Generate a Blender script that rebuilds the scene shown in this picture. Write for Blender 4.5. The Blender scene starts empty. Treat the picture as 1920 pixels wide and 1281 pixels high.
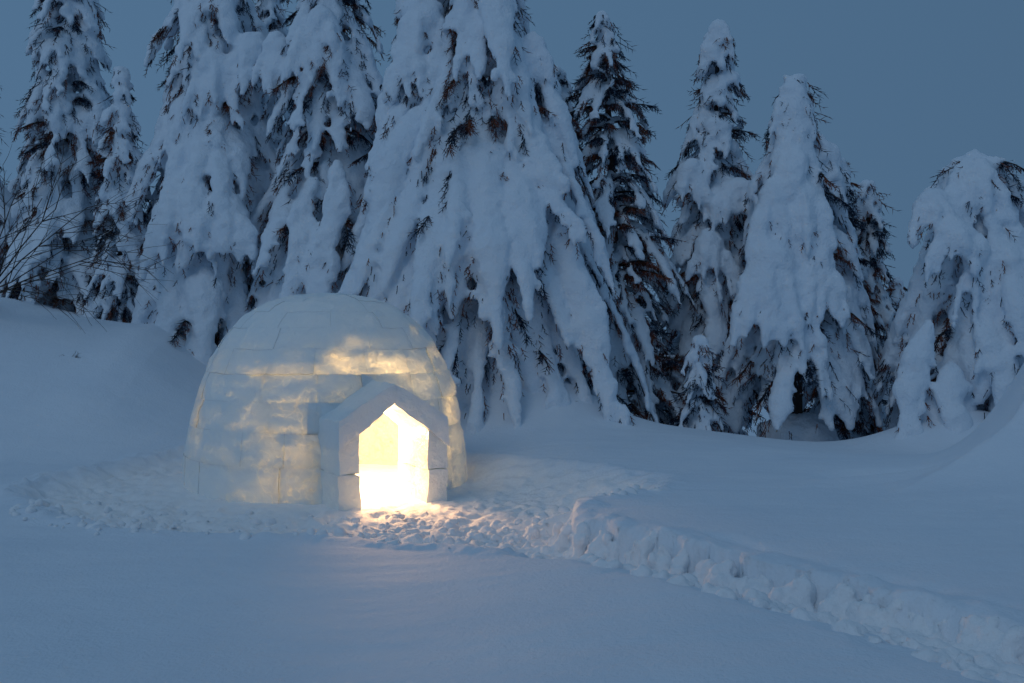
import bpy, math, random
import numpy as np
from mathutils import Vector, Matrix

# ------------------------------------------------------------------ camera, world, sun, exposure
S = bpy.context.scene
C = S.collection
F, HZ, CAMZ = 1867.0, 625.0, 2.0          # focal length in photo pixels, horizon row, eye height
cam = bpy.data.objects.new('camera', bpy.data.cameras.new('camera'))
C.objects.link(cam)
cam.data.sensor_width = 36.0
cam.data.lens = 36.0 * F / 1920.0
cam.data.clip_end = 3000.0
PITCH = math.atan((HZ - 640.5) / F)        # a hair downwards
cam.location = (0, 0, CAMZ)
cam.rotation_euler = (math.pi / 2 + PITCH, 0, 0)
S.camera = cam

W = bpy.data.worlds.new('World'); S.world = W; W.use_nodes = True
nt = W.node_tree; nt.nodes.clear()
def wn(t): return nt.nodes.new(t)
out = wn('ShaderNodeOutputWorld'); bg = wn('ShaderNodeBackground')
tc = wn('ShaderNodeTexCoord'); sep = wn('ShaderNodeSeparateXYZ'); ramp = wn('ShaderNodeValToRGB')
nt.links.new(tc.outputs['Generated'], sep.inputs[0])
nt.links.new(sep.outputs['Z'], ramp.inputs[0])
cr = ramp.color_ramp
cr.elements[0].position = 0.0;  cr.elements[0].color = (0.080, 0.156, 0.262, 1)
cr.elements[1].position = 1.0;  cr.elements[1].color = (0.082, 0.168, 0.280, 1)
e = cr.elements.new(0.40); e.color = (0.073, 0.150, 0.256, 1)
e = cr.elements.new(0.62); e.color = (0.074, 0.156, 0.268, 1)
dim = wn('ShaderNodeMapRange'); nt.links.new(sep.outputs['X'], dim.inputs[0])      # the last light lies to the left
for k_, v_ in enumerate((-1.0, 1.0, 1.16, .84)): dim.inputs[k_ + 1].default_value = v_
mul = wn('ShaderNodeVectorMath'); mul.operation = 'SCALE'
nt.links.new(ramp.outputs[0], mul.inputs[0]); nt.links.new(dim.outputs[0], mul.inputs['Scale'])
nt.links.new(mul.outputs[0], bg.inputs[0])
bg.inputs[1].default_value = 1.0
nt.links.new(bg.outputs[0], out.inputs[0])

sun = bpy.data.objects.new('sun', bpy.data.lights.new('sun', 'SUN'))
C.objects.link(sun)
sun.data.energy = 0.27; sun.data.angle = math.radians(28); sun.data.color = (0.80, 0.90, 1.0)
sun.rotation_euler = (math.radians(46), 0, math.radians(-30))   # soft glow from the upper left, behind the camera

S.view_settings.view_transform = 'Standard'
S.view_settings.look = 'None'
S.view_settings.exposure = 0.0; S.view_settings.gamma = 1.0
S.view_settings.use_curve_mapping = False
S.render.engine = 'CYCLES'
S.cycles.use_denoising = True
S.cycles.max_bounces = 8; S.cycles.diffuse_bounces = 6; S.cycles.transmission_bounces = 6
S.cycles.sample_clamp_indirect = 6.0

R = random.Random(7)
RG = np.random.default_rng(11)

# ------------------------------------------------------------------ helpers
def unproj(px, py, y):
    """world point at depth y seen at photo pixel (px, py)"""
    dx = (px - 960) / F; dz = (640.5 - py) / F
    c, s = math.cos(PITCH), math.sin(PITCH)
    vy = c - s * dz; vz = s + c * dz
    return (dx * y / vy, y, CAMZ + vz * y / vy)

_perm = np.random.default_rng(5).permutation(256); _perm = np.concatenate([_perm, _perm, _perm])
_grad = np.random.default_rng(6).normal(size=(256, 3)); _grad /= np.linalg.norm(_grad, axis=1)[:, None]
def noise(p, f=1.0, seed=0):
    """gradient noise, p (N,3) -> (N,) about -0.6..0.6"""
    q = np.asarray(p, float) * f + seed * 17.31
    i = np.floor(q).astype(int); u = q - i; i &= 255
    w = u * u * u * (u * (u * 6 - 15) + 10)
    r = 0
    for a in (0, 1):
        for b in (0, 1):
            for c in (0, 1):
                h = _perm[_perm[_perm[(i[:, 0] + a) & 255] + ((i[:, 1] + b) & 255)] + ((i[:, 2] + c) & 255)]
                g = _grad[h]
                d = g[:, 0] * (u[:, 0] - a) + g[:, 1] * (u[:, 1] - b) + g[:, 2] * (u[:, 2] - c)
                r = r + d * (w[:, 0] if a else 1 - w[:, 0]) * (w[:, 1] if b else 1 - w[:, 1]) * (w[:, 2] if c else 1 - w[:, 2])
    return r
def fbm(p, f=1.0, o=3, seed=0, g=0.5):
    r = 0; a = 1.0
    for k in range(o):
        r = r + a * noise(p, f, seed + k); f *= 2.03; a *= g
    return r
def sm(x, a, b):
    t = np.clip((x - a) / (b - a), 0, 1); return t * t * (3 - 2 * t)

def mesh(name, V, Fc, mat=None, parent=None, smooth=True, link=True):
    me = bpy.data.meshes.new(name)
    V = np.ascontiguousarray(V, dtype=np.float32)
    if isinstance(Fc, np.ndarray):
        k = Fc.shape[1]; n = len(Fc)
        me.vertices.add(len(V)); me.vertices.foreach_set('co', V.ravel())
        me.loops.add(n * k); me.loops.foreach_set('vertex_index', np.ascontiguousarray(Fc, dtype=np.int32).ravel())
        me.polygons.add(n); me.polygons.foreach_set('loop_start', np.arange(0, n * k, k, dtype=np.int32))
        me.update(calc_edges=True)
    else:
        me.from_pydata(V.tolist(), [], Fc); me.update()
    me.polygons.foreach_set('use_smooth', [smooth] * len(me.polygons))
    if mat: me.materials.append(mat)
    o = bpy.data.objects.new(name, me)
    if link: C.objects.link(o)
    if parent is not None: o.parent = parent
    return o

def thing(name, label, cat, loc=(0, 0, 0), group=None):
    o = bpy.data.objects.new(name, None); C.objects.link(o)
    o.location = loc; o['label'] = label; o['category'] = cat; o.empty_display_size = 0.3
    if group: o['group'] = group
    return o

# ------------------------------------------------------------------ materials
def newmat(name):
    m = bpy.data.materials.new(name); m.use_nodes = True
    n = m.node_tree; n.nodes.clear()
    o = n.nodes.new('ShaderNodeOutputMaterial')
    return m, n, o
def noise_node(n, scale, detail=4, rough=0.55, vec=None):
    t = n.nodes.new('ShaderNodeTexNoise'); t.inputs['Scale'].default_value = scale
    t.inputs['Detail'].default_value = detail; t.inputs['Roughness'].default_value = rough
    if vec is None:
        c = n.nodes.new('ShaderNodeTexCoord'); vec = c.outputs['Object']
    n.links.new(vec, t.inputs['Vector'])
    return t
def mixcol(n, fac, a, b):
    m = n.nodes.new('ShaderNodeMix'); m.data_type = 'RGBA'
    n.links.new(fac, m.inputs[0])
    for k, v in ((6, a), (7, b)):
        if isinstance(v, tuple): m.inputs[k].default_value = v
        else: n.links.new(v, m.inputs[k])
    return m.outputs[2]
def maprange(n, v, a, b, c=0.0, d=1.0):
    m = n.nodes.new('ShaderNodeMapRange'); n.links.new(v, m.inputs[0])
    for k, x in enumerate((a, b, c, d)): m.inputs[k + 1].default_value = x
    return m.outputs[0]

def snow_mat(name, c1, c2, bumps, trod=False):
    m, n, o = newmat(name)
    p = n.nodes.new('ShaderNodeBsdfPrincipled')
    p.inputs['Roughness'].default_value = 0.75
    p.inputs['Specular IOR Level'].default_value = 0.25
    t = noise_node(n, 0.9, 5)
    col = mixcol(n, maprange(n, t.outputs[0], .35, .65), c1, c2)
    if trod:                              # the trodden area is mixed towards a whiter colour
        a_ = n.nodes.new('ShaderNodeAttribute'); a_.attribute_name = 'trodden'
        col = mixcol(n, a_.outputs['Fac'], col, (0.93, 0.92, 0.92, 1))
    n.links.new(col, p.inputs['Base Color'])
    prev = None
    for sc, dist, st in bumps:
        b = n.nodes.new('ShaderNodeBump'); b.inputs['Distance'].default_value = dist; b.inputs['Strength'].default_value = st
        tt = noise_node(n, sc, 4)
        n.links.new(tt.outputs[0], b.inputs['Height'])
        if prev: n.links.new(prev, b.inputs['Normal'])
        prev = b.outputs[0]
    if prev: n.links.new(prev, p.inputs['Normal'])
    n.links.new(p.outputs[0], o.inputs[0])
    return m
M_snow = snow_mat('ground_snow', (0.75, 0.81, 0.88, 1), (0.80, 0.85, 0.91, 1), [(7, .03, .45), (34, .018, .55), (130, .005, .7)], True)
M_crumb = snow_mat('broken_snow', (0.86, 0.88, 0.91, 1), (0.92, 0.92, 0.93, 1), [(20, .02, .6), (80, .006, .6)])
M_tsnow = snow_mat('tree_snow', (0.79, 0.86, 0.94, 1), (0.84, 0.89, 0.95, 1), [(9, .05, .6), (26, .03, .7), (70, .010, .6)])

def needle_mat():
    m, n, o = newmat('spruce_needles')
    p = n.nodes.new('ShaderNodeBsdfPrincipled'); p.inputs['Roughness'].default_value = 0.8
    p.inputs['Specular IOR Level'].default_value = 0.1
    t = noise_node(n, 1.3, 3)
    a = mixcol(n, maprange(n, t.outputs[0], .47, .55), (0.010, 0.022, 0.044, 1), (0.19, 0.058, 0.030, 1))
    t2 = noise_node(n, 11, 3)
    a2 = mixcol(n, maprange(n, t2.outputs[0], .54, .70), a, (0.34, 0.44, 0.56, 1))     # rime
    n.links.new(a2, p.inputs['Base Color']); n.links.new(p.outputs[0], o.inputs[0])
    return m
M_needle = needle_mat()
def bark_mat():
    m, n, o = newmat('bark')
    p = n.nodes.new('ShaderNodeBsdfPrincipled'); p.inputs['Roughness'].default_value = 0.9
    t = noise_node(n, 12, 5)
    a = mixcol(n, t.outputs[0], (0.018, 0.014, 0.013, 1), (0.07, 0.045, 0.035, 1))
    n.links.new(a, p.inputs['Base Color']); n.links.new(p.outputs[0], o.inputs[0])
    return m
M_bark = bark_mat()

def ice_mat(name, base, TRMAX):
    """packed snow and ice: the attribute 'clear' says how far the frost has been scraped off a spot"""
    m, n, o = newmat(name)
    at = n.nodes.new('ShaderNodeAttribute'); at.attribute_name = 'clear'
    t = noise_node(n, 7, 5, .6)
    mm = n.nodes.new('ShaderNodeMath'); mm.operation = 'MULTIPLY'
    n.links.new(at.outputs['Fac'], mm.inputs[0]); n.links.new(maprange(n, t.outputs[0], .3, .65, .82, 1.08), mm.inputs[1])
    # hairline cracks and melt channels that let more light through
    def line(scale, wdt, det):
        tt = noise_node(n, scale, det, .5)
        a_ = n.nodes.new('ShaderNodeMath'); a_.operation = 'SUBTRACT'; n.links.new(tt.outputs[0], a_.inputs[0]); a_.inputs[1].default_value = .5
        b_ = n.nodes.new('ShaderNodeMath'); b_.operation = 'ABSOLUTE'; n.links.new(a_.outputs[0], b_.inputs[0])
        return maprange(n, b_.outputs[0], 0, wdt, 1, 0)
    def mth(op, a_, b_):
        q_ = n.nodes.new('ShaderNodeMath'); q_.operation = op
        for k_, v_ in ((0, a_), (1, b_)):
            if isinstance(v_, (int, float)): q_.inputs[k_].default_value = v_
            else: n.links.new(v_, q_.inputs[k_])
        return q_.outputs[0]
    zone = maprange(n, at.outputs['Fac'], .06, .35)
    cracks = mth('MULTIPLY', mth('MAXIMUM', line(2.3, .010, 3), line(4.1, .012, 2)), zone)
    fac = mth('ADD', mm.outputs[0], mth('MULTIPLY', cracks, .9))
    d = n.nodes.new('ShaderNodeBsdfDiffuse'); d.inputs[0].default_value = base
    tr = n.nodes.new('ShaderNodeBsdfTranslucent')
    n.links.new(mixcol(n, fac, (0.78, 0.92, 0.88, 1), (0.93, 0.96, 0.92, 1)), tr.inputs[0])
    mx = n.nodes.new('ShaderNodeMixShader')
    n.links.new(maprange(n, fac, 0, 2, .040, 2 * TRMAX), mx.inputs[0])
    n.links.new(d.outputs[0], mx.inputs[1]); n.links.new(tr.outputs[0], mx.inputs[2])
    g = n.nodes.new('ShaderNodeBsdfGlossy'); g.inputs['Roughness'].default_value = 0.28
    g.inputs[0].default_value = (0.9, 0.95, 1, 1)
    fr = n.nodes.new('ShaderNodeFresnel'); fr.inputs[0].default_value = 1.30
    gm = n.nodes.new('ShaderNodeMath'); gm.operation = 'MULTIPLY'
    n.links.new(fr.outputs[0], gm.inputs[0]); n.links.new(maprange(n, fac, 0, 1, .12, .9), gm.inputs[1])
    mx2 = n.nodes.new('ShaderNodeMixShader'); n.links.new(gm.outputs[0], mx2.inputs[0])
    n.links.new(mx.outputs[0], mx2.inputs[1]); n.links.new(g.outputs[0], mx2.inputs[2])
    prev = None
    for sc, dist, st in ((3.5, .06, .5), (14, .02, .55), (60, .004, .5)):
        b = n.nodes.new('ShaderNodeBump'); b.inputs['Distance'].default_value = dist; b.inputs['Strength'].default_value = st
        n.links.new(noise_node(n, sc, 4).outputs[0], b.inputs['Height'])
        if prev: n.links.new(prev, b.inputs['Normal'])
        prev = b.outputs[0]
    for s in (d, tr, g, fr): n.links.new(prev, s.inputs['Normal'])
    n.links.new(mx2.outputs[0], o.inputs[0])
    return m
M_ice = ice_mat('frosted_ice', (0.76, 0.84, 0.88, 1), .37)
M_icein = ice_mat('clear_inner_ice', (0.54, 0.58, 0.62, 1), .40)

# ------------------------------------------------------------------ the snow-covered ground
IGX, IGY = unproj(617, 900, 13.5)[0], 13.5
TR = np.array([(-.63,14.7),(0,13.7),(.67,12.6),(1.25,12.0),(1.62,11.3),(1.5,10.55),(1.0,10.1),(.62,9.7),(.50,9.2),
               (.86,8.35),(1.22,7.86),(1.60,7.2),(1.98,6.64),(2.38,6.1),(2.75,5.5),(3.1,4.9),(3.8,3.6),
               (3.25,3.5),(2.62,4.6),(2.30,5.2),(1.94,5.82),(1.55,6.42),(1.16,7.02),(.72,7.65),(.05,8.1),(-.6,8.4),(-1.25,8.9),(-2.3,9.1),(-3.5,9.25),
               (-4.6,10.0),(-5.6,11.4),(-5.75,12.6),(-5.5,13.9),(-4.9,14.9),(-4.0,15.7),(-2.5,16.1)])
SHARP = TR[7:17]
def seg_dist(P, A, B):
    ab = B - A; t = np.clip(((P - A) @ ab) / (ab @ ab), 0, 1)
    return np.linalg.norm(P - (A + t[:, None] * ab), axis=1)
def poly_sd(P):
    """signed distance to the trodden area, positive inside; and distance to its steep edge"""
    d = np.full(len(P), 1e9); ds = np.full(len(P), 1e9); inside = np.zeros(len(P), bool)
    n = len(TR)
    for i in range(n):
        A, B = TR[i], TR[(i + 1) % n]
        d = np.minimum(d, seg_dist(P, A, B))
        c = ((A[1] > P[:, 1]) != (B[1] > P[:, 1]))
        with np.errstate(divide='ignore', invalid='ignore'):
            xi = (B[0] - A[0]) * (P[:, 1] - A[1]) / (B[1] - A[1]) + A[0]
        inside ^= c & (P[:, 0] < xi)
    for i in range(len(SHARP) - 1): ds = np.minimum(ds, seg_dist(P, SHARP[i], SHARP[i + 1]))
    return np.where(inside, d, -d), ds
CX = np.array([-40, -14, -9.8, -9.16, -8.24, -7.43, -6.8, -6.4, -5.75, -5.0, -4.2, -3.2])
CZ = np.array([4.0, 3.0, 2.46, 2.28, 2.12, 2.02, 2.02, 1.82, 1.32, 0.85, 0.45, 0.0])
def ground(x, y, detail=True):
    x = np.asarray(x, float); y = np.asarray(y, float)
    sh = x.shape; x = x.ravel(); y = y.ravel()
    P3 = np.stack([x, y, np.zeros_like(x)], 1)
    z = .17 + .21 * sm(x, -1.2, 1.2) + .10 * fbm(P3, .13, 3, 1)
    z += .35 * sm(y, 60, 400)
    # left bank
    zc = np.interp(x, CX, CZ)
    foot = 13.6 + .35 * np.clip(x + 9, -3, 6) * .35
    z += zc * np.power(sm(y, foot, 19.4 + .3 * np.sin(x * .9)), .85) * (1 - .35 * sm(y, 20.5, 26))
    z += .10 * np.exp(-((x + 6.6) / .8) ** 2 - ((y - 17.6) / .8) ** 2)
    z += .55 * np.exp(-((x + 9.95) / .62) ** 2 - ((y - 17.6) / .7) ** 2)
    # ground falls away behind the crest
    z -= .36 * sm(x, 2.2, 6.8) * sm(y, 12.5, 16.5)
    z -= 1.5 * sm(y, 17.2, 21.5) * sm(x, -4.5, -2.5) * (1 - sm(y, 60, 200))
    # mound below the big spruce
    z += 1.35 * np.exp(-np.abs((x + .2) / 1.85) ** 2.2 - ((y - 18.0) / 1.15) ** 2)
    z += .7 * np.exp(-((x - 7.9) / 1.5) ** 2 - ((y - 17.4) / .9) ** 2)
    # wind drift at the right
    d = np.hypot((x - 8.3) , (y - 11.6) * 1.05)
    q = 20 * np.power(np.clip(1 - d / 3.6, 0, 1), 3.0); z += 2.7 * (1 - np.exp(-q / 2.7))
    z += .20 * np.power(np.clip(1 - d / 5.2, 0, 1), 1.3)
    ax_, ay_ = 2.9, 1.55; ln_ = math.hypot(ax_, ay_)
    t_ = ((x - 3.45) * ax_ + (y - 9.7) * ay_) / ln_ ** 2; n_ = ((x - 3.45) * ay_ - (y - 9.7) * ax_) / ln_
    z += 1.05 * np.power(np.clip(t_, 0, 1.3), 1.5) * (1 - sm(t_, 1.1, 2.2)) * np.exp(-np.abs(n_) / np.where(n_ > 0, .80, .34))
    z -= .16 * np.exp(-((x - 4.4) / .8) ** 4 - ((y - 11.35) / .35) ** 2)
    z += .07 * np.exp(-((x - 4.2) / 1.0) ** 4 - ((y - 10.75) / .3) ** 2)
    # small wind ripples
    if detail:
        rp = np.stack([x * .55, y * 2.2, np.zeros_like(x)], 1)
        z += .020 * fbm(rp, 1.0, 4, 9) * (1 - sm(y, 25, 40))
    # trodden ground
    near = (np.abs(x) < 9) & (y > 2) & (y < 19)
    P = P3[near][:, :2]
    if len(P):
        sd, ds = poly_sd(P)
        Q = P3[near]
        scal = .13 * noise(Q, 2.1, 21) + .09 * noise(Q, 4.5, 22) + .03 * noise(Q, 13, 23)
        wig = np.where(ds < .8, 1.0, 1.6)
        sd = sd + scal * wig
        sharp = 1 - sm(ds, .12, .42)
        lobe = sm(P[:, 1], 9.5, 10.3) * sm(P[:, 0], -.9, 0)
        w_in = (.40 + .6 * lobe) * (1 - sharp) + .10 * sharp
        nearside = (1 - sharp) * sm(P[:, 0], -.4, .3) * (1 - sm(P[:, 1], 7.9, 8.5))
        m = sm(sd, -w_in * .25 - .45 * nearside, w_in)
        far = sm(P[:, 1], 5.0, 8.3)
        left = sm(-P[:, 0], 3.0, 5.0)
        floor = .21 * (1 - far) + .05 * left
        ch = 1 - np.abs(noise(Q, 3.1, 31)) * 2.4                 # footprints: ridged lumps
        lump = .060 * (ch - .6) + .048 * fbm(Q, 8.5, 3, 33) + .026 * fbm(Q, 24, 2, 35)
        indist = np.hypot(P[:, 0] - IGX, P[:, 1] - IGY)
        calm = .30 + .70 * sm(indist, 1.6, 3.0)
        quiet = 1 + .1 * left
        zz = z[near]
        flo = floor + lump * calm * quiet
        # thrown-up crumbs just outside the edge
        rim = np.exp(-((sd + .12) / .16) ** 2) * (.02 + .05 * np.clip(fbm(Q, 6, 3, 41), 0, 1)) * (1 + 1.2 * left)
        zz = zz * (1 - m) + flo * m + rim * (1 - m)
        z[near] = zz
    return z.reshape(sh)

def axis(parts):
    a = [parts[0][0]]
    for (s, e, st) in parts:
        n = max(1, int(round((e - s) / st))); a += list(np.linspace(s, e, n + 1)[1:])
    return np.array(a)
gx = axis([(-900, -100, 80), (-100, -25, 8), (-25, -12, .6), (-12, -6.5, .12), (-6.5, 4.2, .034), (4.2, 9, .08), (9, 16, .3), (16, 30, 1.2), (30, 100, 9), (100, 900, 80)])
gy = axis([(-60, -4, 6), (-4, 3.5, .5), (3.5, 4.6, .06), (4.6, 12.4, .034), (12.4, 16.5, .05), (16.5, 20, .12), (20, 30, .5), (30, 80, 4), (80, 1600, 80)])
X, Y = np.meshgrid(gx, gy)
Z = ground(X, Y)
V = np.stack([X.ravel(), Y.ravel(), Z.ravel()], 1)
# overhangs and clumps on the steep snow wall: push points sideways too
nr = (np.abs(V[:, 0]) < 5) & (V[:, 1] > 3.6) & (V[:, 1] < 13.5)
sd, ds = poly_sd(V[nr][:, :2])
w = np.exp(-(ds / .28) ** 2)[:, None] * .085
Q = V[nr]
V[nr] += w * np.stack([fbm(Q, 4.2, 3, 51), fbm(Q, 4.2, 3, 55), .5 * fbm(Q, 4.2, 3, 59)], 1)
nx, ny = len(gx), len(gy)
ii = (np.arange(ny - 1)[:, None] * nx + np.arange(nx - 1)[None, :]).ravel()
Fq = np.stack([ii, ii + 1, ii + 1 + nx, ii + nx], 1)
g = mesh('snow_ground', V, Fq, M_snow)
g['kind'] = 'structure'
sd, ds = poly_sd(V[:, :2]); at_ = g.data.attributes.new('trodden', 'FLOAT', 'POINT')
at_.data.foreach_set('value', sm(sd + .12 * noise(V * np.array([1, 1, 0]), 2.1, 21), -.15, .35).astype(np.float32))
def gz(x, y): return float(ground(np.array([x]), np.array([y]))[0])

# icosphere template
def ico(sub):
    import bmesh
    b = bmesh.new(); bmesh.ops.create_icosphere(b, subdivisions=sub, radius=1.0)
    b.verts.ensure_lookup_table()
    v = np.array([x.co[:] for x in b.verts]); f = np.array([[q.index for q in p.verts] for p in b.faces]); b.free()
    return v, f
IV1, IF1 = ico(1); IV2, IF2 = ico(2)

# lumps and crumbs of churned snow: heaped against the steep side of the path and strewn over the trodden floor
def remesh(V, Fc, voxel):
    o = mesh('tmp', V, Fc); m = o.modifiers.new('r', 'REMESH'); m.mode = 'VOXEL'; m.voxel_size = voxel; m.use_smooth_shade = True
    dg = bpy.context.evaluated_depsgraph_get(); me = bpy.data.meshes.new_from_object(o.evaluated_get(dg))
    old = o.data; bpy.data.objects.remove(o); bpy.data.meshes.remove(old)
    return me
def roughen(me, off, layers):
    nv = len(me.vertices); co = np.empty(nv * 3, np.float32); me.vertices.foreach_get('co', co); co = co.reshape(-1, 3)
    no = np.empty(nv * 3, np.float32); me.vertices.foreach_get('normal', no); no = no.reshape(-1, 3)
    w = co + np.array(off); d = 0
    for k, (a, f) in enumerate(layers): d = d + a * fbm(w, f, 2, 101 + 2 * k)
    co = co + no * d[:, None]
    me.vertices.foreach_set('co', co.astype(np.float32).ravel()); me.update()
    me.polygons.foreach_set('use_smooth', [True] * len(me.polygons))
def blob(c, sc, k):
    v = IV2 * (1 + .30 * noise(IV2, 1.2, k) + .15 * noise(IV2, 2.9, k + 3))[:, None] * np.array(sc)
    return v + np.array(c)
def churn():
    Vs, Fs, n0 = [], [], 0
    def put(c, sc):
        nonlocal n0
        v = blob(c, sc, R.randrange(300)); Vs.append(v); Fs.append(IF2 + n0); n0 += len(v)
    # buttress-like lumps between the footprints along the wall
    for i in range(8, 15):
        a, b = TR[i], TR[i + 1]; L = np.linalg.norm(b - a); t = 0
        inn = np.array([(b - a)[1], -(b - a)[0]]) / L
        while t < L:
            p = a + (b - a) * (t / L); zt = gz(*(p - inn * .22)); zf = gz(*(p + inn * .35))
            h = max(.10, zt - zf) * R.uniform(.55, 1.03)
            w_ = R.uniform(.025, .068)
            q = p + inn * R.uniform(-.02, .07)
            for m_ in range(6):
                f_ = (m_ + R.uniform(-.4, .4)) / 5.6
                r_ = w_ * R.uniform(.7, 1.5)
                put((q[0] + inn[0] * (1 - f_) * .12 + R.uniform(-.03, .03), q[1] + inn[1] * (1 - f_) * .12 + R.uniform(-.03, .03), zf + h * f_ * .86 - .01), (r_, r_, r_ * 1.25))
            t += w_ * R.uniform(1.8, 4.6)
    segs = TR[8:16]
    for _ in range(3400):
        k = R.random()
        if k < .70:
            i = R.randrange(len(segs) - 1); a, b = segs[i], segs[i + 1]
            inn = np.array([(b - a)[1], -(b - a)[0]]); inn = inn / np.linalg.norm(inn)
            p = a + (b - a) * R.random() + inn * abs(R.gauss(.16, .36)); mx = .055
        elif k < .9:
            p = np.array([R.gauss(-.3, .9), R.gauss(9.6, .6)]); mx = .045
        else:
            p = np.array([R.uniform(-5.2, -.8), R.gauss(9.9, .5)]); mx = .035
        sd_, ds_ = poly_sd(p[None]); 
        if sd_[0] < (.08 if ds_[0] < .3 else -.35) or math.hypot(p[0] - IGX, p[1] - IGY) < 2.1: continue
        lxx, lyy = (p[0] - IGX) * dlx + (p[1] - IGY) * dly, 0
        r_ = .018 + mx * R.random() ** 2
        put((p[0], p[1], gz(*p) + r_ * R.uniform(-.5, .2)), (r_ * R.uniform(.8, 1.5), r_ * R.uniform(.8, 1.5), r_ * R.uniform(.6, 1.1)))
    me = remesh(np.concatenate(Vs), np.concatenate(Fs), .021)
    roughen(me, (0, 0, 0), [(.050, 4.5), (.032, 12), (.012, 30)])
    me.materials.clear(); me.materials.append(M_crumb)
    o = bpy.data.objects.new('churned_snow', me); C.objects.link(o)
    o['kind'] = 'stuff'; o['label'] = 'loose lumps and crumbs of churned snow heaped along the steep side of the trodden path'
    o['category'] = 'snow lumps'
dlx = dly = 0.0
churn()

# ------------------------------------------------------------------ igloo
IR, IH = 1.87, 2.53
DA = math.radians(-90 + 29.0)            # azimuth of the doorway
dd = np.array([math.cos(DA), math.sin(DA)]); dl = np.array([-dd[1], dd[0]])   # outwards, sideways
def door_local(x, y):
    rx, ry = x - IGX, y - IGY
    return rx * dl[0] + ry * dl[1], rx * dd[0] + ry * dd[1]
igloo = thing('igloo', 'glowing dome igloo of translucent ice blocks lit from within by warm light', 'igloo', (IGX, IGY, 0))
OW, OS, OP = .42, .84, 1.19             # opening: half width, spring height, peak height
def dome(az, el, r_off):
    ce = np.cos(el) ** .74; se = np.sin(np.clip(el, 0, 2)) ** .95
    rr = (IR + r_off); hh = (IH + r_off)
    return np.stack([rr * ce * np.cos(az), rr * ce * np.sin(az), hh * se], -1)
# scraped, clear spots: (px, py, rx, ry, amount) in the photograph's layout, turned into directions on the dome
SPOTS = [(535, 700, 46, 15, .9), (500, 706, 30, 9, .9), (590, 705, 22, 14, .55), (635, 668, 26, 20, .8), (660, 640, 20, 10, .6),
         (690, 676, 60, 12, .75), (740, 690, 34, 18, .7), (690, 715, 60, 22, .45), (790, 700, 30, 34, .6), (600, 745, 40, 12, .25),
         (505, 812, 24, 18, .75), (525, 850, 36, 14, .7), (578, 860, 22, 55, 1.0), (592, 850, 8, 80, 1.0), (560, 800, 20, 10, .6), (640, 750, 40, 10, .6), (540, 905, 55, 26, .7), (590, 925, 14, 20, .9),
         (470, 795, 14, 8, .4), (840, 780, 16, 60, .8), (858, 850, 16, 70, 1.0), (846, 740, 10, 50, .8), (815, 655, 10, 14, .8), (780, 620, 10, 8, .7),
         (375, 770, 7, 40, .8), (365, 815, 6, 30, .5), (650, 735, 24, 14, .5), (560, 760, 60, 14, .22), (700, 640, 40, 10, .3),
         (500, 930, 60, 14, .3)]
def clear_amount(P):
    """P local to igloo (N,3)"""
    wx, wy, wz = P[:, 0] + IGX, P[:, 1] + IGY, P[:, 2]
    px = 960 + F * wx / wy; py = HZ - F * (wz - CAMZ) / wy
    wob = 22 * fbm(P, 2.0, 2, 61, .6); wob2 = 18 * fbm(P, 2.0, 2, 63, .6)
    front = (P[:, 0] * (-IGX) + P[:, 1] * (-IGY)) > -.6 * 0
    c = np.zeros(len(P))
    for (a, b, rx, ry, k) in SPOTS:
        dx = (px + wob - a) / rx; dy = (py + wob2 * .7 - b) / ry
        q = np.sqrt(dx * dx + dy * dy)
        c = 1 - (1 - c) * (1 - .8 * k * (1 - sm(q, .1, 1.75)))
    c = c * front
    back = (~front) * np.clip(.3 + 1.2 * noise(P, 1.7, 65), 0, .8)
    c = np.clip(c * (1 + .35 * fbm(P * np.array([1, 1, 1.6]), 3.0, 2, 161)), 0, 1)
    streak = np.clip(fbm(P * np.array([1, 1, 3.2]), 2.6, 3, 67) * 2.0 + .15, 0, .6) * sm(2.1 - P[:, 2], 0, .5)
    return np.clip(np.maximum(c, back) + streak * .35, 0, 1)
courses = [0, .15, .31, .46, .62, .78, .94, 1.10, 1.26, 1.42]
THK = .17
def setattr_clear(o, vals):
    a = o.data.attributes.new('clear', 'FLOAT', 'POINT'); a.data.foreach_set('value', np.asarray(vals, dtype=np.float32))
nb = 0
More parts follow.
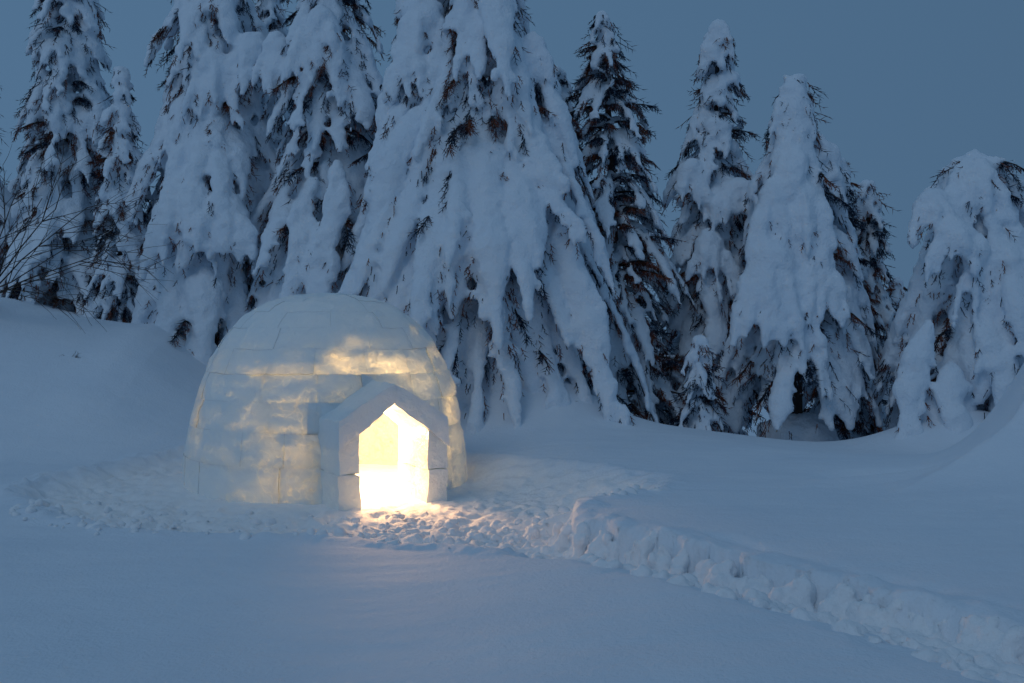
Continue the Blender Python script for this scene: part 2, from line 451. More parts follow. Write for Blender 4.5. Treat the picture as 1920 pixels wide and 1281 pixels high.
for ci in range(len(courses) - 1):
    e0, e1 = courses[ci], courses[ci + 1]
    circ = 2 * math.pi * IR * math.cos((e0 + e1) / 2) ** .74
    n = max(5, int(round(circ / .62)))
    off = R.random()
    cuts = [(k + off + R.uniform(-.12, .12)) * 2 * math.pi / n for k in range(n)]; cuts.append(cuts[0] + 2 * math.pi)
    for k in range(n):
        a0, a1 = cuts[k], cuts[k + 1]
        NA, NE = 24, 14
        gap = R.uniform(-.0015, .0015)
        us = np.linspace(0, 1, NA + 1); vs = np.linspace(0, 1, NE + 1)
        U, Vv = np.meshgrid(us, vs)
        ga = gap / (IR * math.cos((e0 + e1) / 2) ** .74)
        AZ = a0 + ga + (a1 - a0 - 2 * ga) * U; EL = e0 + gap / 2 + (e1 - e0 - gap) * Vv
        base = dome(AZ.ravel(), EL.ravel(), 0)
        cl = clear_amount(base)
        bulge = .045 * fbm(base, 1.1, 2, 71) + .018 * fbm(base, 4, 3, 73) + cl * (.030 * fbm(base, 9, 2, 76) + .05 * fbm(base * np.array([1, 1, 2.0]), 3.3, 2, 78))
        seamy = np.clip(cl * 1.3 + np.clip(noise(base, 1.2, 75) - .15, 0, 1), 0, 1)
        edge = np.minimum(np.minimum(U, 1 - U) * (a1 - a0) * IR * math.cos(e0), np.minimum(Vv, 1 - Vv) * .36).ravel()
        groove = -.020 * (1 - sm(edge, 0, .035)) * (seamy * .8 + .05)
        own = R.uniform(-.020, .020) * np.clip(seamy + .25, 0, 1)
        outer = dome(AZ.ravel(), EL.ravel(), bulge + groove + own)
        inner = dome(AZ.ravel(), EL.ravel(), bulge * .3 - THK)
        inner[:, 2] = np.maximum(inner[:, 2], -.05)
        if ci == 0:
            for arr in (outer, inner): arr[:NA + 1, 2] -= .10
        nv = (NA + 1) * (NE + 1)
        Vb = np.concatenate([outer, inner, outer, inner])
        Fb = []; mi = []
        lx, ly = door_local(outer[:, 0] + IGX, outer[:, 1] + IGY)
        top = OS + .07 + (OP - OS) * (1 - np.abs(lx) / OW)
        keepv = ~((ly > 0) & (np.abs(lx) < OW + .09) & (outer[:, 2] < top + .05))
        W1 = NA + 1
        cell = {}
        for j in range(NE):
            for i in range(NA):
                q = [j * W1 + i, j * W1 + i + 1, (j + 1) * W1 + i + 1, (j + 1) * W1 + i]
                if keepv[q].sum() >= 3: cell[(i, j)] = q
        seen, best = set(), []
        for c0_ in list(cell):                # keep one connected piece
            if c0_ in seen: continue
            st_, comp = [c0_], []; seen.add(c0_)
            while st_:
                c_ = st_.pop(); comp.append(c_)
                for e_ in ((c_[0] + 1, c_[1]), (c_[0] - 1, c_[1]), (c_[0], c_[1] + 1), (c_[0], c_[1] - 1)):
                    if e_ in cell and e_ not in seen: seen.add(e_); st_.append(e_)
            if len(comp) > len(best): best = comp
        cell = {c_: cell[c_] for c_ in best}
        for (i, j), q in cell.items():
            Fb.append(q); Fb.append([nv + t for t in reversed(q)]); mi += [0, 1]
            for (di, dj, e_) in ((0, -1, (0, 1)), (1, 0, (1, 2)), (0, 1, (2, 3)), (-1, 0, (3, 0))):
                if (i + di, j + dj) not in cell:
                    p_, r_ = 2 * nv + q[e_[0]], 2 * nv + q[e_[1]]
                    Fb.append([r_, p_, nv + p_, nv + r_]); mi.append(1)
        if len(cell) < 5: continue
        used = np.unique(np.concatenate([np.array(f) for f in Fb])); rm = np.full(4 * nv, -1); rm[used] = np.arange(len(used))
        thin = R.uniform(.55, 1.30)          # every block was cut to its own thickness
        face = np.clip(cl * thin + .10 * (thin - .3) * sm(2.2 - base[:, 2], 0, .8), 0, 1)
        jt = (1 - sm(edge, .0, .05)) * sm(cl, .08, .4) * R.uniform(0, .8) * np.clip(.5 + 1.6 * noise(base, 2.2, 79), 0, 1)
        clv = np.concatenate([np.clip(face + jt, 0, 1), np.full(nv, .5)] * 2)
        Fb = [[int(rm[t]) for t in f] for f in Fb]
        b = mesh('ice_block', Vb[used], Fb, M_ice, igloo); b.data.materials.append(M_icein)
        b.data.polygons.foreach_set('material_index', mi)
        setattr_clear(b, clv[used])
        nb += 1
# crown block
n = 24; rings = 7
ang = np.linspace(0, 2 * math.pi, n, endpoint=False)
Vo, Vi = [], []
for k in range(rings + 1):
    el = 1.42 + (math.pi / 2 - .001 - 1.42) * k / rings
    Vo.append(dome(ang, np.full(n, el), 0)); 
Vo = np.concatenate(Vo); Vi = Vo.copy(); Vi[:, 2] -= THK
Vo *= (1 + (.045 * fbm(Vo, 1.1, 2, 71) + .018 * fbm(Vo, 4, 3, 73)) / IR)[:, None]
Fb = []; nv = len(Vo)
for k in range(rings):
    for i in range(n):
        q = [k * n + i, k * n + (i + 1) % n, (k + 1) * n + (i + 1) % n, (k + 1) * n + i]
        Fb.append(q); Fb.append([nv + t for t in reversed(q)])
Fb.append([rings * n + i for i in range(n)]); Fb.append([nv + rings * n + i for i in reversed(range(n))])
for i in range(n): Fb.append([(i + 1) % n, i, nv + i, nv + (i + 1) % n])
b = mesh('ice_block', np.concatenate([Vo, Vi]), Fb, M_ice, igloo)
setattr_clear(b, np.full(2 * nv, .05))

# entrance of thick ice slabs
def slab(name, poly, y0, y1, parent, clear, step=.045, amp=.014, seed=0):
    """poly: 4 corners (x, z) of the slab's front outline, extruded from y0 to y1 along the door axis; diced and roughened"""
    (A, B, Cc, D) = [np.array(p, float) for p in poly]
    nu = max(2, int(np.linalg.norm(B - A) / step)); nw = max(2, int(np.linalg.norm(D - A) / step)); nd = max(2, int((y1 - y0) / step))
    idx = {}; V = []; Fs = []
    def vid(i, j, k):
        if (i, j, k) not in idx:
            u, w_ = i / nu, j / nw
            p = (A * (1 - u) + B * u) * (1 - w_) + (D * (1 - u) + Cc * u) * w_
            idx[(i, j, k)] = len(V); V.append((p[0], y0 + (y1 - y0) * k / nd, p[1]))
        return idx[(i, j, k)]
    for i in range(nu):
        for j in range(nw):
            Fs.append([vid(i, j, nd), vid(i, j + 1, nd), vid(i + 1, j + 1, nd), vid(i + 1, j, nd)])
            Fs.append([vid(i, j, 0), vid(i + 1, j, 0), vid(i + 1, j + 1, 0), vid(i, j + 1, 0)])
    for i in range(nu):
        for k in range(nd):
            Fs.append([vid(i, 0, k), vid(i, 0, k + 1), vid(i + 1, 0, k + 1), vid(i + 1, 0, k)])
            Fs.append([vid(i, nw, k), vid(i + 1, nw, k), vid(i + 1, nw, k + 1), vid(i, nw, k + 1)])
    for j in range(nw):
        for k in range(nd):
            Fs.append([vid(0, j, k), vid(0, j + 1, k), vid(0, j + 1, k + 1), vid(0, j, k + 1)])
            Fs.append([vid(nu, j, k), vid(nu, j, k + 1), vid(nu, j + 1, k + 1), vid(nu, j + 1, k)])
    V = np.array(V)
    keys = np.array(list(idx.keys()))
    onb = ((keys == 0) | (keys == np.array([nu, nw, nd]))).sum(1)
    cen = V.mean(0)
    nz = np.stack([fbm(V, 3.2, 3, 81 + seed), fbm(V, 3.2, 3, 84 + seed), fbm(V, 3.2, 3, 87 + seed)], 1)
    V = V + nz * amp * 2.2
    chip = np.clip(noise(V, 6, 90 + seed) - .12, 0, 1)
    V = V + (cen - V) * ((onb >= 2) * (.008 + chip * .09))[:, None]
    Wd = np.stack([V[:, 0] * dl[0] + V[:, 1] * dd[0], V[:, 0] * dl[1] + V[:, 1] * dd[1], V[:, 2]], 1)
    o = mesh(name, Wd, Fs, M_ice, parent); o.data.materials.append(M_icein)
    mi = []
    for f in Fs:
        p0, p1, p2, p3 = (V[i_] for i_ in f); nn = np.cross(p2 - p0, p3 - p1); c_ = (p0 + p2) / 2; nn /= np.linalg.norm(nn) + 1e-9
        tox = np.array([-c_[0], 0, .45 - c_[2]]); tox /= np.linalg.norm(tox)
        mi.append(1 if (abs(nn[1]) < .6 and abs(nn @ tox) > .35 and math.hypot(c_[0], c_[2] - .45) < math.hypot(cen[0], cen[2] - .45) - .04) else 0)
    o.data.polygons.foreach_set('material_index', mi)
    o.data.set_sharp_from_angle(angle=math.radians(38))
    setattr_clear(o, clear(V) if callable(clear) else np.full(len(V), clear))
    return o
TW = .255; Y0, Y1 = 1.42, 2.34           # wall thickness, tunnel from inside the dome to the front
ZA = .67                                 # underside of the roof slabs at the outer wall face
cj = lambda V: .10 + .35 * np.clip(noise(V, 2.2, 95), 0, 1)
for s in (-1, 1):
    xi, xo = s * OW, s * (OW + TW)
    lo, hi = (min(xi, xo), max(xi, xo))
    slab('wall_block', [(lo, -.12), (hi, -.12), (hi, .395), (lo, .395)], Y0, Y1, igloo, cj, seed=3 + s)
    zi, zo = ZA + (OP - ZA) * TW / (OW + TW) + .022, ZA + .022
    slab('wall_block', [(lo, .402), (hi, .402), (hi, zo if s > 0 else zi), (lo, zi if s > 0 else zo)], Y0, Y1 - .012, igloo, cj, seed=13 + s)
# two roof slabs meeting at the ridge
rise = (OP - OS) / OW
RT = .235
for s in (-1, 1):
    A_ = (s * (OW + TW + .006), ZA); B_ = (-s * .012, OP)
    D_ = (A_[0], ZA + .34); C_ = (-s * .004, OP + RT)
    poly = [A_, B_, C_, D_]
    if s > 0: poly = [B_, A_, D_, C_]
    slab('roof_slab', poly, Y0 - .05, Y1 + .02, igloo, lambda V: .06 + .2 * np.clip(noise(V, 2.2, 96), 0, 1), seed=23 + s)

# the warm lamp that stands inside
lamp = bpy.data.objects.new('igloo_lamp', bpy.data.lights.new('igloo_lamp', 'POINT'))
C.objects.link(lamp)
lamp.data.energy = 400; lamp.data.color = (1.0, 0.54, 0.23); lamp.data.shadow_soft_size = .30
lx_, ly_ = .15, 1.06
lamp.location = (IGX + dl[0] * lx_ + dd[0] * ly_, IGY + dl[1] * lx_ + dd[1] * ly_, 1.02)

# ------------------------------------------------------------------ snow-laden spruces
def tube(path, radii, n=6, thick=None, up=None):
    """closed tube round a path; optional flat cross-section (thick along the 'up' normal)"""
    path = np.asarray(path, float); m = len(path)
    T = np.gradient(path, axis=0); T /= np.linalg.norm(T, axis=1)[:, None] + 1e-9
    ref = np.array([0, 0, 1.0]) if up is None else up
    Bn = np.cross(T, ref); bl = np.linalg.norm(Bn, axis=1)[:, None]
    Bn = np.where(bl < 1e-3, np.array([1.0, 0, 0]), Bn / (bl + 1e-9)); N = np.cross(Bn, T)
    a = np.linspace(0, 2 * math.pi, n, endpoint=False)
    th = radii if thick is None else thick
    V = path[:, None, :] + Bn[:, None, :] * (np.cos(a)[None, :, None] * np.asarray(radii)[:, None, None]) \
        + N[:, None, :] * (np.sin(a)[None, :, None] * np.asarray(th)[:, None, None])
    V = V.reshape(-1, 3)
    q = []
    i = np.arange(m - 1)[:, None] * n; j = np.arange(n)[None, :]; j2 = (j + 1) % n
    Q = np.stack([i + j, i + j2, i + n + j2, i + n + j], -1).reshape(-1, 4)
    tri = np.concatenate([Q[:, [0, 1, 2]], Q[:, [0, 2, 3]]])
    c0, c1 = len(V), len(V) + 1
    V = np.concatenate([V, path[:1], path[-1:]])
    jj = np.arange(n); j2 = (jj + 1) % n
    tri = np.concatenate([tri, np.stack([np.full(n, c0), j2, jj], 1), np.stack([np.full(n, c1), (m - 1) * n + jj, (m - 1) * n + j2], 1)])
    return V, tri
class Bag:
    def __init__(s): s.v = []; s.f = []; s.n = 0
    def add(s, V, Fc): s.v.append(V); s.f.append(Fc + s.n); s.n += len(V)
    def get(s): return np.concatenate(s.v), np.concatenate(s.f)

def spikes(P, D, L, Wd):
    """thin three-sided spikes, all at once"""
    D = D / (np.linalg.norm(D, axis=1)[:, None] + 1e-9)
    ref = np.where(np.abs(D[:, 2:3]) > .9, np.array([[1.0, 0, 0]]), np.array([[0, 0, 1.0]]))
    A = np.cross(D, ref); A /= np.linalg.norm(A, axis=1)[:, None]; B = np.cross(D, A)
    n = len(P); V = np.empty((n, 4, 3))
    V[:, 0] = P + A * (Wd * 1.15)[:, None]; V[:, 1] = P - A * (Wd * .6)[:, None] + B * Wd[:, None]; V[:, 2] = P - A * (Wd * .6)[:, None] - B * Wd[:, None]
    V[:, 3] = P + D * L[:, None]
    i = np.arange(n)[:, None] * 4
    Fc = np.concatenate([i + np.array([[0, 1, 3]]), i + np.array([[2, 0, 3]])])
    return V.reshape(-1, 3), Fc

def twigs(P, D, L):
    """needled twigs: a spine with side shoots"""
    n = len(P); D = D / (np.linalg.norm(D, axis=1)[:, None] + 1e-9)
    rnd = RG.normal(size=(n, 3)); A = np.cross(D, rnd); A /= np.linalg.norm(A, axis=1)[:, None] + 1e-9
    Ps, Ds, Ls, Ws = [P], [D], [L], [np.full(n, .009)]
    for k, t in enumerate((.15, .35, .55, .75)):
        s = 1 if k % 2 else -1
        sd_ = D * .75 + A * (s * .75) + RG.normal(size=(n, 3)) * .18 + np.array([0, 0, -.18])
        Ps.append(P + D * (L * t)[:, None]); Ds.append(sd_); Ls.append(L * (.55 - .35 * t) * RG.uniform(.7, 1.2, n)); Ws.append(np.full(n, .008))
    return spikes(np.concatenate(Ps), np.concatenate(Ds), np.concatenate(Ls), np.concatenate(Ws))

lump = .28
def spruce(px, top, base_py, hw, dist, label, load=1.0, bare=.15, prof=.8, big=1.0, bend=(0, 0), clus=.30, seed=1, voxel=.056, cap=.0, tip=1.0, droop=1.15, hang=0.0, pillows=(), tongues=(), name='snowy_spruce', group='snow-laden spruces behind the igloo'):
    """px, top, base_py, hw: where the tree stands and how large it is, in photo pixels at depth dist"""
    rn = random.Random(seed); global RG; RG = np.random.default_rng(seed)
    bx, by, bz = unproj(px, base_py, dist)
    tx, ty, tz = unproj(px + bend[0], top, dist)
    Rb = hw / F * dist; Ht = tz - bz
    gzz = gz(bx, by)
    t = thing(name, label, 'tree', (bx, by, min(gzz, bz) - .1), group)
    zoff = bz - (min(gzz, bz) - .1)
    def axis_at(z):                      # z in 0..Ht above the skirt
        f = max(0, z / Ht); return np.array([(tx - bx) * f ** 2, bend[1] / F * dist * f ** 2, z + zoff])
    zs = np.linspace(-zoff, Ht - .15, 14)
    pth = np.array([axis_at(max(z, 0)) if z >= 0 else np.array([0, 0, z + zoff]) for z in zs])
    rad = .03 + .16 * (Ht / 9) * (1 - np.linspace(0, 1, 14))
    v, f = tube(pth, rad, 8, up=np.array([0, 1.0, 0])); mesh('trunk', v, f, M_bark, t)
    snow, wood = Bag(), Bag()
    tw_P, tw_D, tw_L = [], [], []
    z = Ht - .10; lev = 0
    ztop = CAMZ + .36 * dist - (min(gzz, bz) - .1)          # nothing above this can be seen
    if z + zoff > ztop + .8: z = ztop + .8 - zoff
    while z > -.05:
        dep = 1 - z / Ht
        r = Rb * (dep ** prof) * (1 + .08 * math.sin(lev * 1.9 + seed) + .12 * math.sin(z * 2.1 + seed * 1.7)) + .07 + cap * math.exp(-((dep - .06) / .07) ** 2)
        k = int(3.2 + 2 * math.pi * r / (.50 + .16 * big)); a_off = rn.random() * 6.28
        for b in range(k):
            az = a_off + 2 * math.pi * (b + rn.uniform(-.35, .35)) / k
            L = r * rn.uniform(.62, 1.15); 
            isbare = rn.random() < bare
            if math.sin(az) > .80 and r > .8 and not (dep > 1.1): continue   # far side of the crown
            dr = droop * rn.uniform(.8, 1.25)
            if isbare: dr *= .45; L *= 1.04
            za = min(z + L * dr * .8 + rn.uniform(-.1, .1), Ht - .03)
            out_ = np.array([math.cos(az), math.sin(az), 0]); side = np.array([-out_[1], out_[0], 0])
            s = np.linspace(0, 1, 9)
            o0 = axis_at(za)
            sway = rn.uniform(-.12, .12) * L
            drop = za - z + (rn.uniform(0, .15) if not isbare else -.25 * L)
            path = o0 + out_[None] * (L * s ** .85)[:, None] + side[None] * (sway * s ** 2)[:, None]
            path[:, 2] -= drop * s ** 1.7 - .06 * L * np.sin(s * math.pi)
            if hang and not isbare: path[:, 2] -= hang * s ** 4 * rn.random()
            if r > .25:
                v, f = tube(path[::2], (.028 * (1 - s * .8) + .004)[::2], 3); wood.add(v, f)
            T = path[-1] - path[-3]; T /= np.linalg.norm(T)
            wm = (.062 + .052 * min(L, 2.2)) * rn.uniform(.55, 1.5) * load * (.85 + .45 * big * rn.random())
            th = wm * rn.uniform(.55, .8)
            if dep < .12: wm *= .85
            if not isbare:
                w = wm * (.35 + .75 * np.sin(np.clip(s * 1.02, 0, 1) ** .8 * math.pi * .86)) * (1 - .3 * s ** 6)
                w = np.maximum(w, .05); w[0] *= .8; w[-1] *= .55
                nrm = np.cross(side, T); nrm = nrm if nrm[2] > 0 else -nrm
                w = w * (1 + .30 * np.array([rn.uniform(-1, 1) for _ in s]) + lump * np.sin(s * L * rn.uniform(5, 8) + rn.random() * 6))
                v, f = tube(path + nrm[None] * th * .45, w, 8, thick=np.maximum(w * th / wm, .045), up=nrm)
                snow.add(v, f)
                # fingers of snow over the side shoots
                for q in range(int(2 + 5 * min(L, 2.0) * (1.3 if L > .5 else .6))):
                    si = rn.uniform(.30, 1.0); c = path[min(8, int(si * 8))]
                    sg = rn.choice((-1, 1)); ll = rn.uniform(.10, .34) * (.55 + .35 * big) * min(1, .4 + L)
                    d = T * .9 + side * sg * rn.uniform(.15, .9) + np.array([0, 0, -.35 * rn.random()]); d /= np.linalg.norm(d)
                    st = c + side * sg * wm * rn.uniform(.1, .7) + nrm * th * .25
                    ss = np.linspace(0, 1, 4); pp = st[None] + d[None] * (ll * ss)[:, None]; pp[:, 2] -= .12 * ll * ss ** 2
                    wr = rn.uniform(.030, .062) * (.7 + .4 * big)
                    v, f = tube(pp, wr * np.array([.8, 1.15, 1.0, .5]), 6); snow.add(v, f)
                nt_ = int(7 + 19 * min(L, 2)); lo = .25
            else:
                nrm = np.array([0, 0, 1.0])
                nt_ = int(10 + 32 * min(L, 2)); lo = .15
                # thin snow line on a bare bough
                if rn.random() < .75:
                    w = np.maximum(.055 * load * (1 - .5 * s) * np.array([rn.uniform(.5, 1.5) for _ in s]), .03)
                    v, f = tube(path[:7] + np.array([0, 0, .05]), w[:7], 6); snow.add(v, f)
            if not isbare and r > .35 and rn.random() < clus:      # a strip of laid-open needles along one side of the tongue
                sg = rn.choice((-1, 1)); s0 = rn.uniform(.35, .85); ln_ = rn.uniform(.12, .34)
                for q in range(rn.randint(14, 30)):
                    si = min(1.0, s0 + rn.uniform(-.5, .5) * ln_ / max(L, .6) * 1.6); c = np.array([np.interp(si, s, path[:, m_]) for m_ in range(3)])
                    st = c + side * sg * wm * rn.uniform(.55, 1.25) + nrm * th * rn.uniform(.1, .95)
                    tw_P.append(st); tw_D.append(T * .8 + side * sg * rn.uniform(-.2, .9) + nrm * rn.uniform(0, .5) + np.array([0, 0, -.5])); tw_L.append(rn.uniform(.12, .28))
            for q in range(nt_):
                si = rn.uniform(lo, 1.02); c = path[0] * 0 + np.array([np.interp(si, s, path[:, m_]) for m_ in range(3)])
                sg = rn.choice((-1, 1))
                if isbare:
                    st = c; d = T * .9 + side * sg * rn.uniform(.1, 1.0) + np.array([0, 0, -rn.uniform(.1, .8)])
                    ll = rn.uniform(.14, .34) * min(1, .45 + L)
                else:
                    st = c + side * sg * wm * rn.uniform(.55, 1.15) + nrm * th * rn.uniform(-.3, .45)
                    d = T * .7 + side * sg * rn.uniform(0, .6) + np.array([0, 0, -rn.uniform(.2, 1.0)]) + out_ * .15
                    ll = rn.uniform(.10, .26) * min(1, .45 + L)
                tw_P.append(st); tw_D.append(d); tw_L.append(ll)
        if r > .3:                       # the dim inside of the crown, seen through the gaps
            for q in range(int(26 * r)):
                az = rn.random() * 6.28; rr = r * math.sqrt(rn.uniform(.06, .62)); c = axis_at(min(z + (r - rr) * droop * .7 + rn.uniform(0, .5), Ht - .1))
                tw_P.append(c + np.array([math.cos(az) * rr, math.sin(az) * rr, 0])); tw_D.append(np.array([math.cos(az), math.sin(az), -rn.uniform(.3, 1.5)])); tw_L.append(rn.uniform(.25, .5))
        z -= (.22 + .16 * min(1, r)) * (.85 + .3 * big) * rn.uniform(.85, 1.15); lev += 1
    # the heaviest pillows and tongues of snow, bowed over the crown
    def drip(st, d, ll, wr):
        ss = np.linspace(0, 1, 6); pp = st[None] + d[None] * (ll * ss)[:, None]
        pp[:, 0] += rn.uniform(-.06, .06) * np.sin(ss * 3); pp[:, 2] -= .10 * ll * ss ** 2
        w_ = wr * np.array([.7, 1.0, 1.05, .95, .75, .35]) * np.array([rn.uniform(.75, 1.25) for _ in ss])
        v, f = tube(pp, w_, 7); snow.add(v, f)
        for q in range(4):
            i_ = rn.randint(2, 5); sg = rn.choice((-1, 1))
            tw_P.append(pp[i_] + np.array([sg * w_[i_] * rn.uniform(.5, 1.0), -w_[i_] * rn.uniform(0, .5), 0])); tw_D.append(np.array([sg * rn.uniform(.0, .6), -.25, -1.0])); tw_L.append(rn.uniform(.10, .26))
    for (qx, qy, rx, ry, fr) in pillows:
        fr = fr * .72; k_ = (dist - fr) / F
        c_ = np.array(unproj(qx, qy, dist - fr)) - np.array([bx, by, t.location.z])
        vv = IV2 * (1 + .30 * noise(IV2, 1.3, seed + qx) + .16 * noise(IV2, 3.1, qy))[:, None] * np.array([rx * k_ * .80, .6 * rx * k_, ry * k_ * .62])
        snow.add(vv + c_ + np.array([0, 0, ry * k_ * .25]), IF2)
        m_ = max(4, int(rx / 6))
        for q in range(m_):                  # the mantle parts into drooping tongues
            u_ = (q + rn.uniform(.1, .9)) / m_ * 2 - 1
            st = c_ + np.array([u_ * rx * k_ * .8, -rn.uniform(.1, .6) * rx * k_ * (1 - u_ * u_ * .7), ry * k_ * (.35 - .3 * u_ * u_)])
            drip(st, np.array([u_ * .35, -.22, -1.0]), ry * k_ * rn.uniform(.8, 1.7), rx * k_ * rn.uniform(.16, .30))
    for (x0, y0_, x1, y1_, rp, f0, f1) in tongues:
        f0 *= .85; f1 *= .9
        a_ = np.array(unproj(x0, y0_, dist - f0)); b_ = np.array(unproj(x1, y1_, dist - f1)); ss = np.linspace(0, 1, 14)
        pp = a_ + (b_ - a_) * ss[:, None] - np.array([bx, by, t.location.z]); pp[:, 2] += .10 * np.sin(ss * math.pi) * np.linalg.norm(b_ - a_) * .5
        pp[:, 0] += .08 * np.sin(ss * 7 + rn.random() * 6) * rp / 30
        rr_ = rp * dist / F * (.30 + .65 * np.sin(ss ** .8 * math.pi * .92)) * (1 + .22 * np.array([rn.uniform(-1, 1) for _ in ss]))
        v, f = tube(pp, rr_, 10, thick=rr_ * .65, up=np.array([0, -.7, .7])); snow.add(v, f)
        dd_ = (pp[-1] - pp[0]) / np.linalg.norm(pp[-1] - pp[0])
        for q in range(16):                  # ragged lower edges
            i_ = rn.randint(2, 13); sg = rn.uniform(-1, 1)
            drip(pp[i_] + np.array([sg * rr_[i_] * .8, -rr_[i_] * .2, 0]), dd_ * .6 + np.array([sg * .35, -.1, -.5]), rn.uniform(.2, .55), rn.uniform(.05, .10) * (1 + rr_[i_]))
    # snow heaped round the foot
    snow.add(IV2 * np.array([Rb * .55, Rb * .5, .55]) * (1 + .2 * noise(IV2, 1.6, seed))[:, None] + np.array([0, 0, zoff + .05]), IF2)
    # snowy tip
    tipp = axis_at(Ht)
    v = IV2 * np.array([.13, .13, .18]) * load ** .5 * tip + tipp + np.array([0, 0, -.14 * tip]); snow.add(v, IF2)
    v = IV2 * np.array([.13, .13, .30]) * load ** .5 * tip + axis_at(Ht - .4); snow.add(v, IF2)
    V, Fc = snow.get()
    me = remesh(V, Fc, voxel)
    roughen(me, (bx, by, 0), [(.060, 2.6), (.040, 7.5)])
    me.materials.clear(); me.materials.append(M_tsnow)
    so = bpy.data.objects.new('snow_load', me); C.objects.link(so); so.parent = t
    if wood.n:
        V, Fc = wood.get(); mesh('boughs', V, Fc, M_bark, t)
    V, Fc = twigs(np.array(tw_P), np.array(tw_D), np.array(tw_L))
    nd = mesh('needles', V, Fc, M_needle, t, smooth=False); nd['kind'] = 'stuff'
    return t, len(me.polygons), len(Fc)

TREES = [
 # px, top, base, hw, dist, label, kwargs
 (130, -110, 640, 124, 21.5, 'tall slender spruce at the upper left with dark needle tips showing through the snow', dict(load=1.1, bare=.13, prof=.62, big=.9, seed=11)),
 (228, 125, 640, 62, 20.2, 'thin young spruce with a bare leader shoot, right beside the tall slender left spruce', dict(load=1.1, bare=.12, prof=.6, big=.7, seed=12)),
 (-60, 60, 640, 85, 21, 'dark spruce cut off by the left edge of the view behind the bare shrub', dict(load=1.0, bare=.2, prof=.6, big=.8, seed=13)),
 (50, 330, 640, 100, 23.0, 'low snow-plastered spruce behind the bare shrub at the left edge', dict(load=1.25, bare=.10, prof=.5, big=1.0, seed=14)),
 (402, -230, 740, 152, 20.5, 'broad heavily loaded spruce with hanging snow lobes above the left bank', dict(load=1.25, bare=.10, prof=.55, big=1.4, pillows=[(470,110,46,62,1.0),(400,150,40,70,1.2),(420,420,60,70,1.9),(345,400,46,90,1.7),(340,250,30,80,1.0)], seed=15, droop=1.35, hang=.3)),
 (622, -210, 760, 160, 20.0, 'tall spruce directly behind the igloo dome with long narrow snow tongues', dict(load=1.05, bare=.16, prof=.6, big=1.1, pillows=[(520,110,34,60,.6),(600,60,40,60,1.0)], tongues=[(640,300,600,560,24,1.4,2.0),(590,330,540,560,24,1.3,1.9)], seed=16, droop=1.4)),
 (505, -60, 700, 90, 23.5, 'half-hidden spruce between the two big spruces behind the igloo', dict(load=1.1, bare=.1, prof=.5, big=1.0, seed=26)),
 (900, -190, 850, 268, 19.0, 'largest spruce of the row, a wide snow cone to the right of the igloo dome', dict(load=.98, bare=.18, prof=.70, big=1.5, clus=.55, pillows=[(1000,110,36,60,.8)], tongues=[(1030,430,1165,790,30,1.6,2.4),(870,330,800,590,30,1.8,2.7),(940,180,1070,420,26,1.2,2.0)], seed=31, droop=1.55, voxel=.054)),
 (790, -40, 720, 120, 18.9, 'narrow spruce with a smooth rounded snow top in front of the widest spruce', dict(load=1.6, bare=.1, prof=.7, big=1.5, pillows=[(795,50,50,66,.5),(770,130,44,50,.8),(830,140,36,60,.8)], tongues=[(780,200,700,480,36,.9,1.5)], seed=18, droop=1.5, tip=1.6)),
 (1048, 130, 800, 70, 21.5, 'slim spruce peeping out behind the right flank of the widest spruce', dict(load=.95, bare=.15, prof=.5, big=.7, seed=27)),
 (1158, 22, 830, 138, 20.2, 'slender spruce with bare dark boughs reaching to the right and rusty needles', dict(load=.75, bare=.34, prof=.62, big=.6, seed=19, bend=(-30, 0), droop=.95)),
 (1335, 45, 830, 130, 20.8, 'crooked-topped spruce with a snow knob bent to the right at its tip', dict(load=1.25, bare=.2, prof=.75, big=1.2, pillows=[(1345,75,26,34,.1),(1295,335,34,42,.9),(1385,370,44,44,1.0),(1330,480,40,60,1.3)], seed=20, bend=(12, 0), droop=1.2, cap=.04, tip=1.6)),
 (1312, 632, 822, 46, 18.2, 'waist-high young spruce buried in snow at the foot of the row', dict(load=.8, bare=.12, prof=.6, big=.5, seed=21, voxel=.045)),
 (1492, 150, 828, 140, 19.4, 'spruce with a smooth bell-shaped snow mantle right of the crooked-topped one', dict(load=1.2, bare=.16, prof=.62, big=1.4, pillows=[(1487,190,36,44,.3),(1490,270,36,70,.5),(1505,390,44,64,1.1),(1450,400,38,80,1.1),(1445,520,60,90,1.4),(1530,520,44,80,1.4),(1500,660,34,70,1.6)], seed=22, droop=1.7, cap=.03, tip=1.5)),
 (1570, 300, 845, 85, 21.0, 'dark spruce just behind the right flank of the bell-shaped snow mantle', dict(load=.75, bare=.25, prof=.6, big=.6, seed=23)),
 (1628, 338, 850, 62, 21.5, 'small narrow spruce with a pale tip left of the open sky gap', dict(load=.85, bare=.18, prof=.5, big=.6, seed=24)),
 (1828, 305, 862, 165, 18.6, 'round-headed spruce bowed under thick snow at the right edge above the drift', dict(load=1.25, bare=.2, prof=.50, big=1.4, pillows=[(1825,360,62,62,.6),(1750,400,46,56,.9),(1790,450,50,50,1.3),(1880,490,56,46,1.3),(1830,530,34,80,1.4),(1770,800,70,90,1.5)], tongues=[(1735,600,1690,850,26,1.3,1.9),(1850,600,1890,780,30,1.5,2.0),(1780,680,1800,850,30,1.5,2.1)], seed=25, droop=1.6, cap=.20, tip=2.0)),
 (1965, 440, 850, 110, 17.8, 'snow-buried spruce cut off by the right edge of the view', dict(load=1.9, bare=.08, prof=.5, big=1.5, seed=28, droop=1.5, tip=1.8)),
 (1680, 520, 850, 45, 22.5, 'little frosted spruce low in the gap before the round-headed spruce', dict(load=.9, bare=.2, prof=.55, big=.5, seed=29)),
]
tot = 0
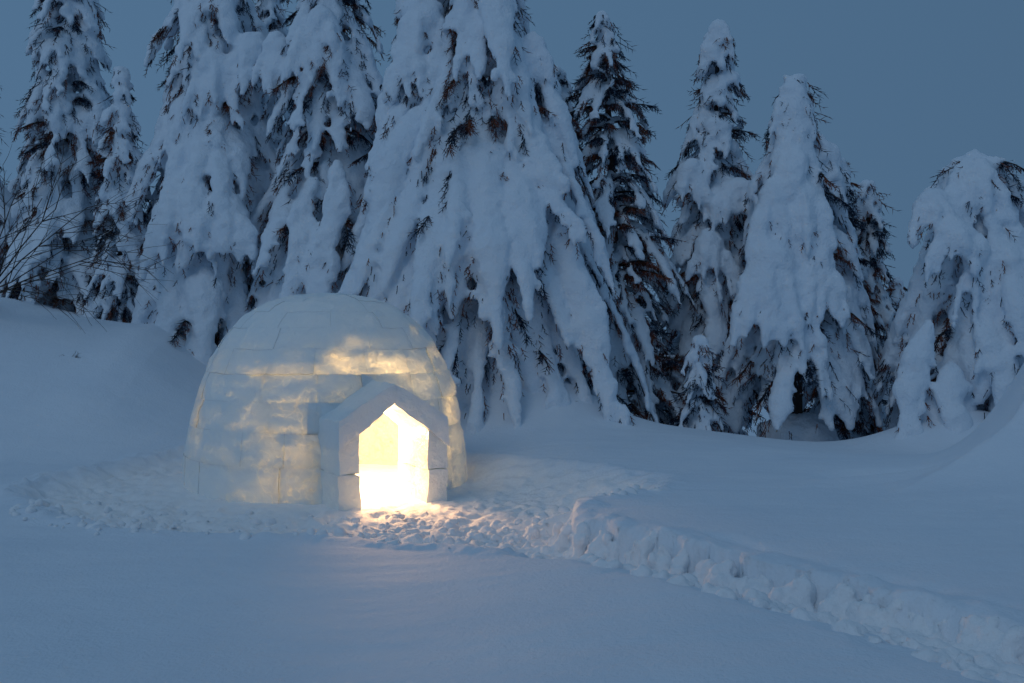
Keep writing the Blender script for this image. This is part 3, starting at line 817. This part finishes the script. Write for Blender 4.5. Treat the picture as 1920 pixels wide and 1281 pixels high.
for (px, top, bs, hw, dist, lab, kw) in TREES:
    t_, a, b = spruce(px, top, bs, hw, dist, lab, **kw); tot += 2 * a + b


# ------------------------------------------------------------------ bare shrub at the left
def shrub(name, label, px, py, dist, specs, seed, cat='shrub'):
    rn = random.Random(seed); x, y, z = unproj(px, py, dist); z0 = gz(x, y)
    t = thing(name, label, cat, (x, y, z0 - .05))
    def grow(bag, p, d, L, r, lv):
        n = 7; path = [p.copy()]; dv = d.copy()
        for i in range(n):
            dv = dv + np.array([rn.gauss(0, .07), rn.gauss(0, .07), rn.gauss(0, .06) - .015]); dv /= np.linalg.norm(dv)
            path.append(path[-1] + dv * L / n)
        path = np.array(path); v, f = tube(path, np.linspace(r, r * .45, n + 1), 5); bag.add(v, f)
        if lv > 0:
            for k in range(rn.randint(4, 6)):
                i = rn.randint(2, n); q = np.cross(dv, np.array([rn.gauss(0, .4), 1, rn.gauss(0, .4)])); q /= np.linalg.norm(q)
                d2 = (path[i] - path[i - 1]); d2 /= np.linalg.norm(d2); d2 = d2 + q * rn.choice((-1, 1)) * rn.uniform(.4, .8); d2 /= np.linalg.norm(d2)
                grow(bag, path[i], d2, L * rn.uniform(.35, .6), r * .55, lv - 1)
    for (ang, tilt, L, r) in specs:
        bag = Bag(); a = math.radians(ang)
        d = np.array([math.cos(a), tilt, math.sin(a)]); d /= np.linalg.norm(d)
        grow(bag, np.array([rn.uniform(-.15, .15), rn.uniform(-.1, .1), 0]), d, L, r, 2)
        v, f = bag.get(); mesh('stem', v, f, M_bark, t)
    return t
shrub('bare_shrub', 'leafless shrub with thin dark twigs fanning out at the left edge above the snow bank', -50, 555, 17.6,
      [(25, -.1, 2.4, .017), (38, .1, 2.3, .013), (52, -.15, 2.2, .017), (68, .1, 2.2, .015), (31, 0, 2.3, .015), (60, -.1, 2.3, .013), (80, .0, 2.2, .014), (45, .2, 2.6, .015)], 3)
shrub('snowbound_twig', 'tiny dark twig poking flat out of the left snow bank', 120, 618, 17.0, [(15, 0, .22, .006), (150, 0, .12, .005)], 5, cat='twig')
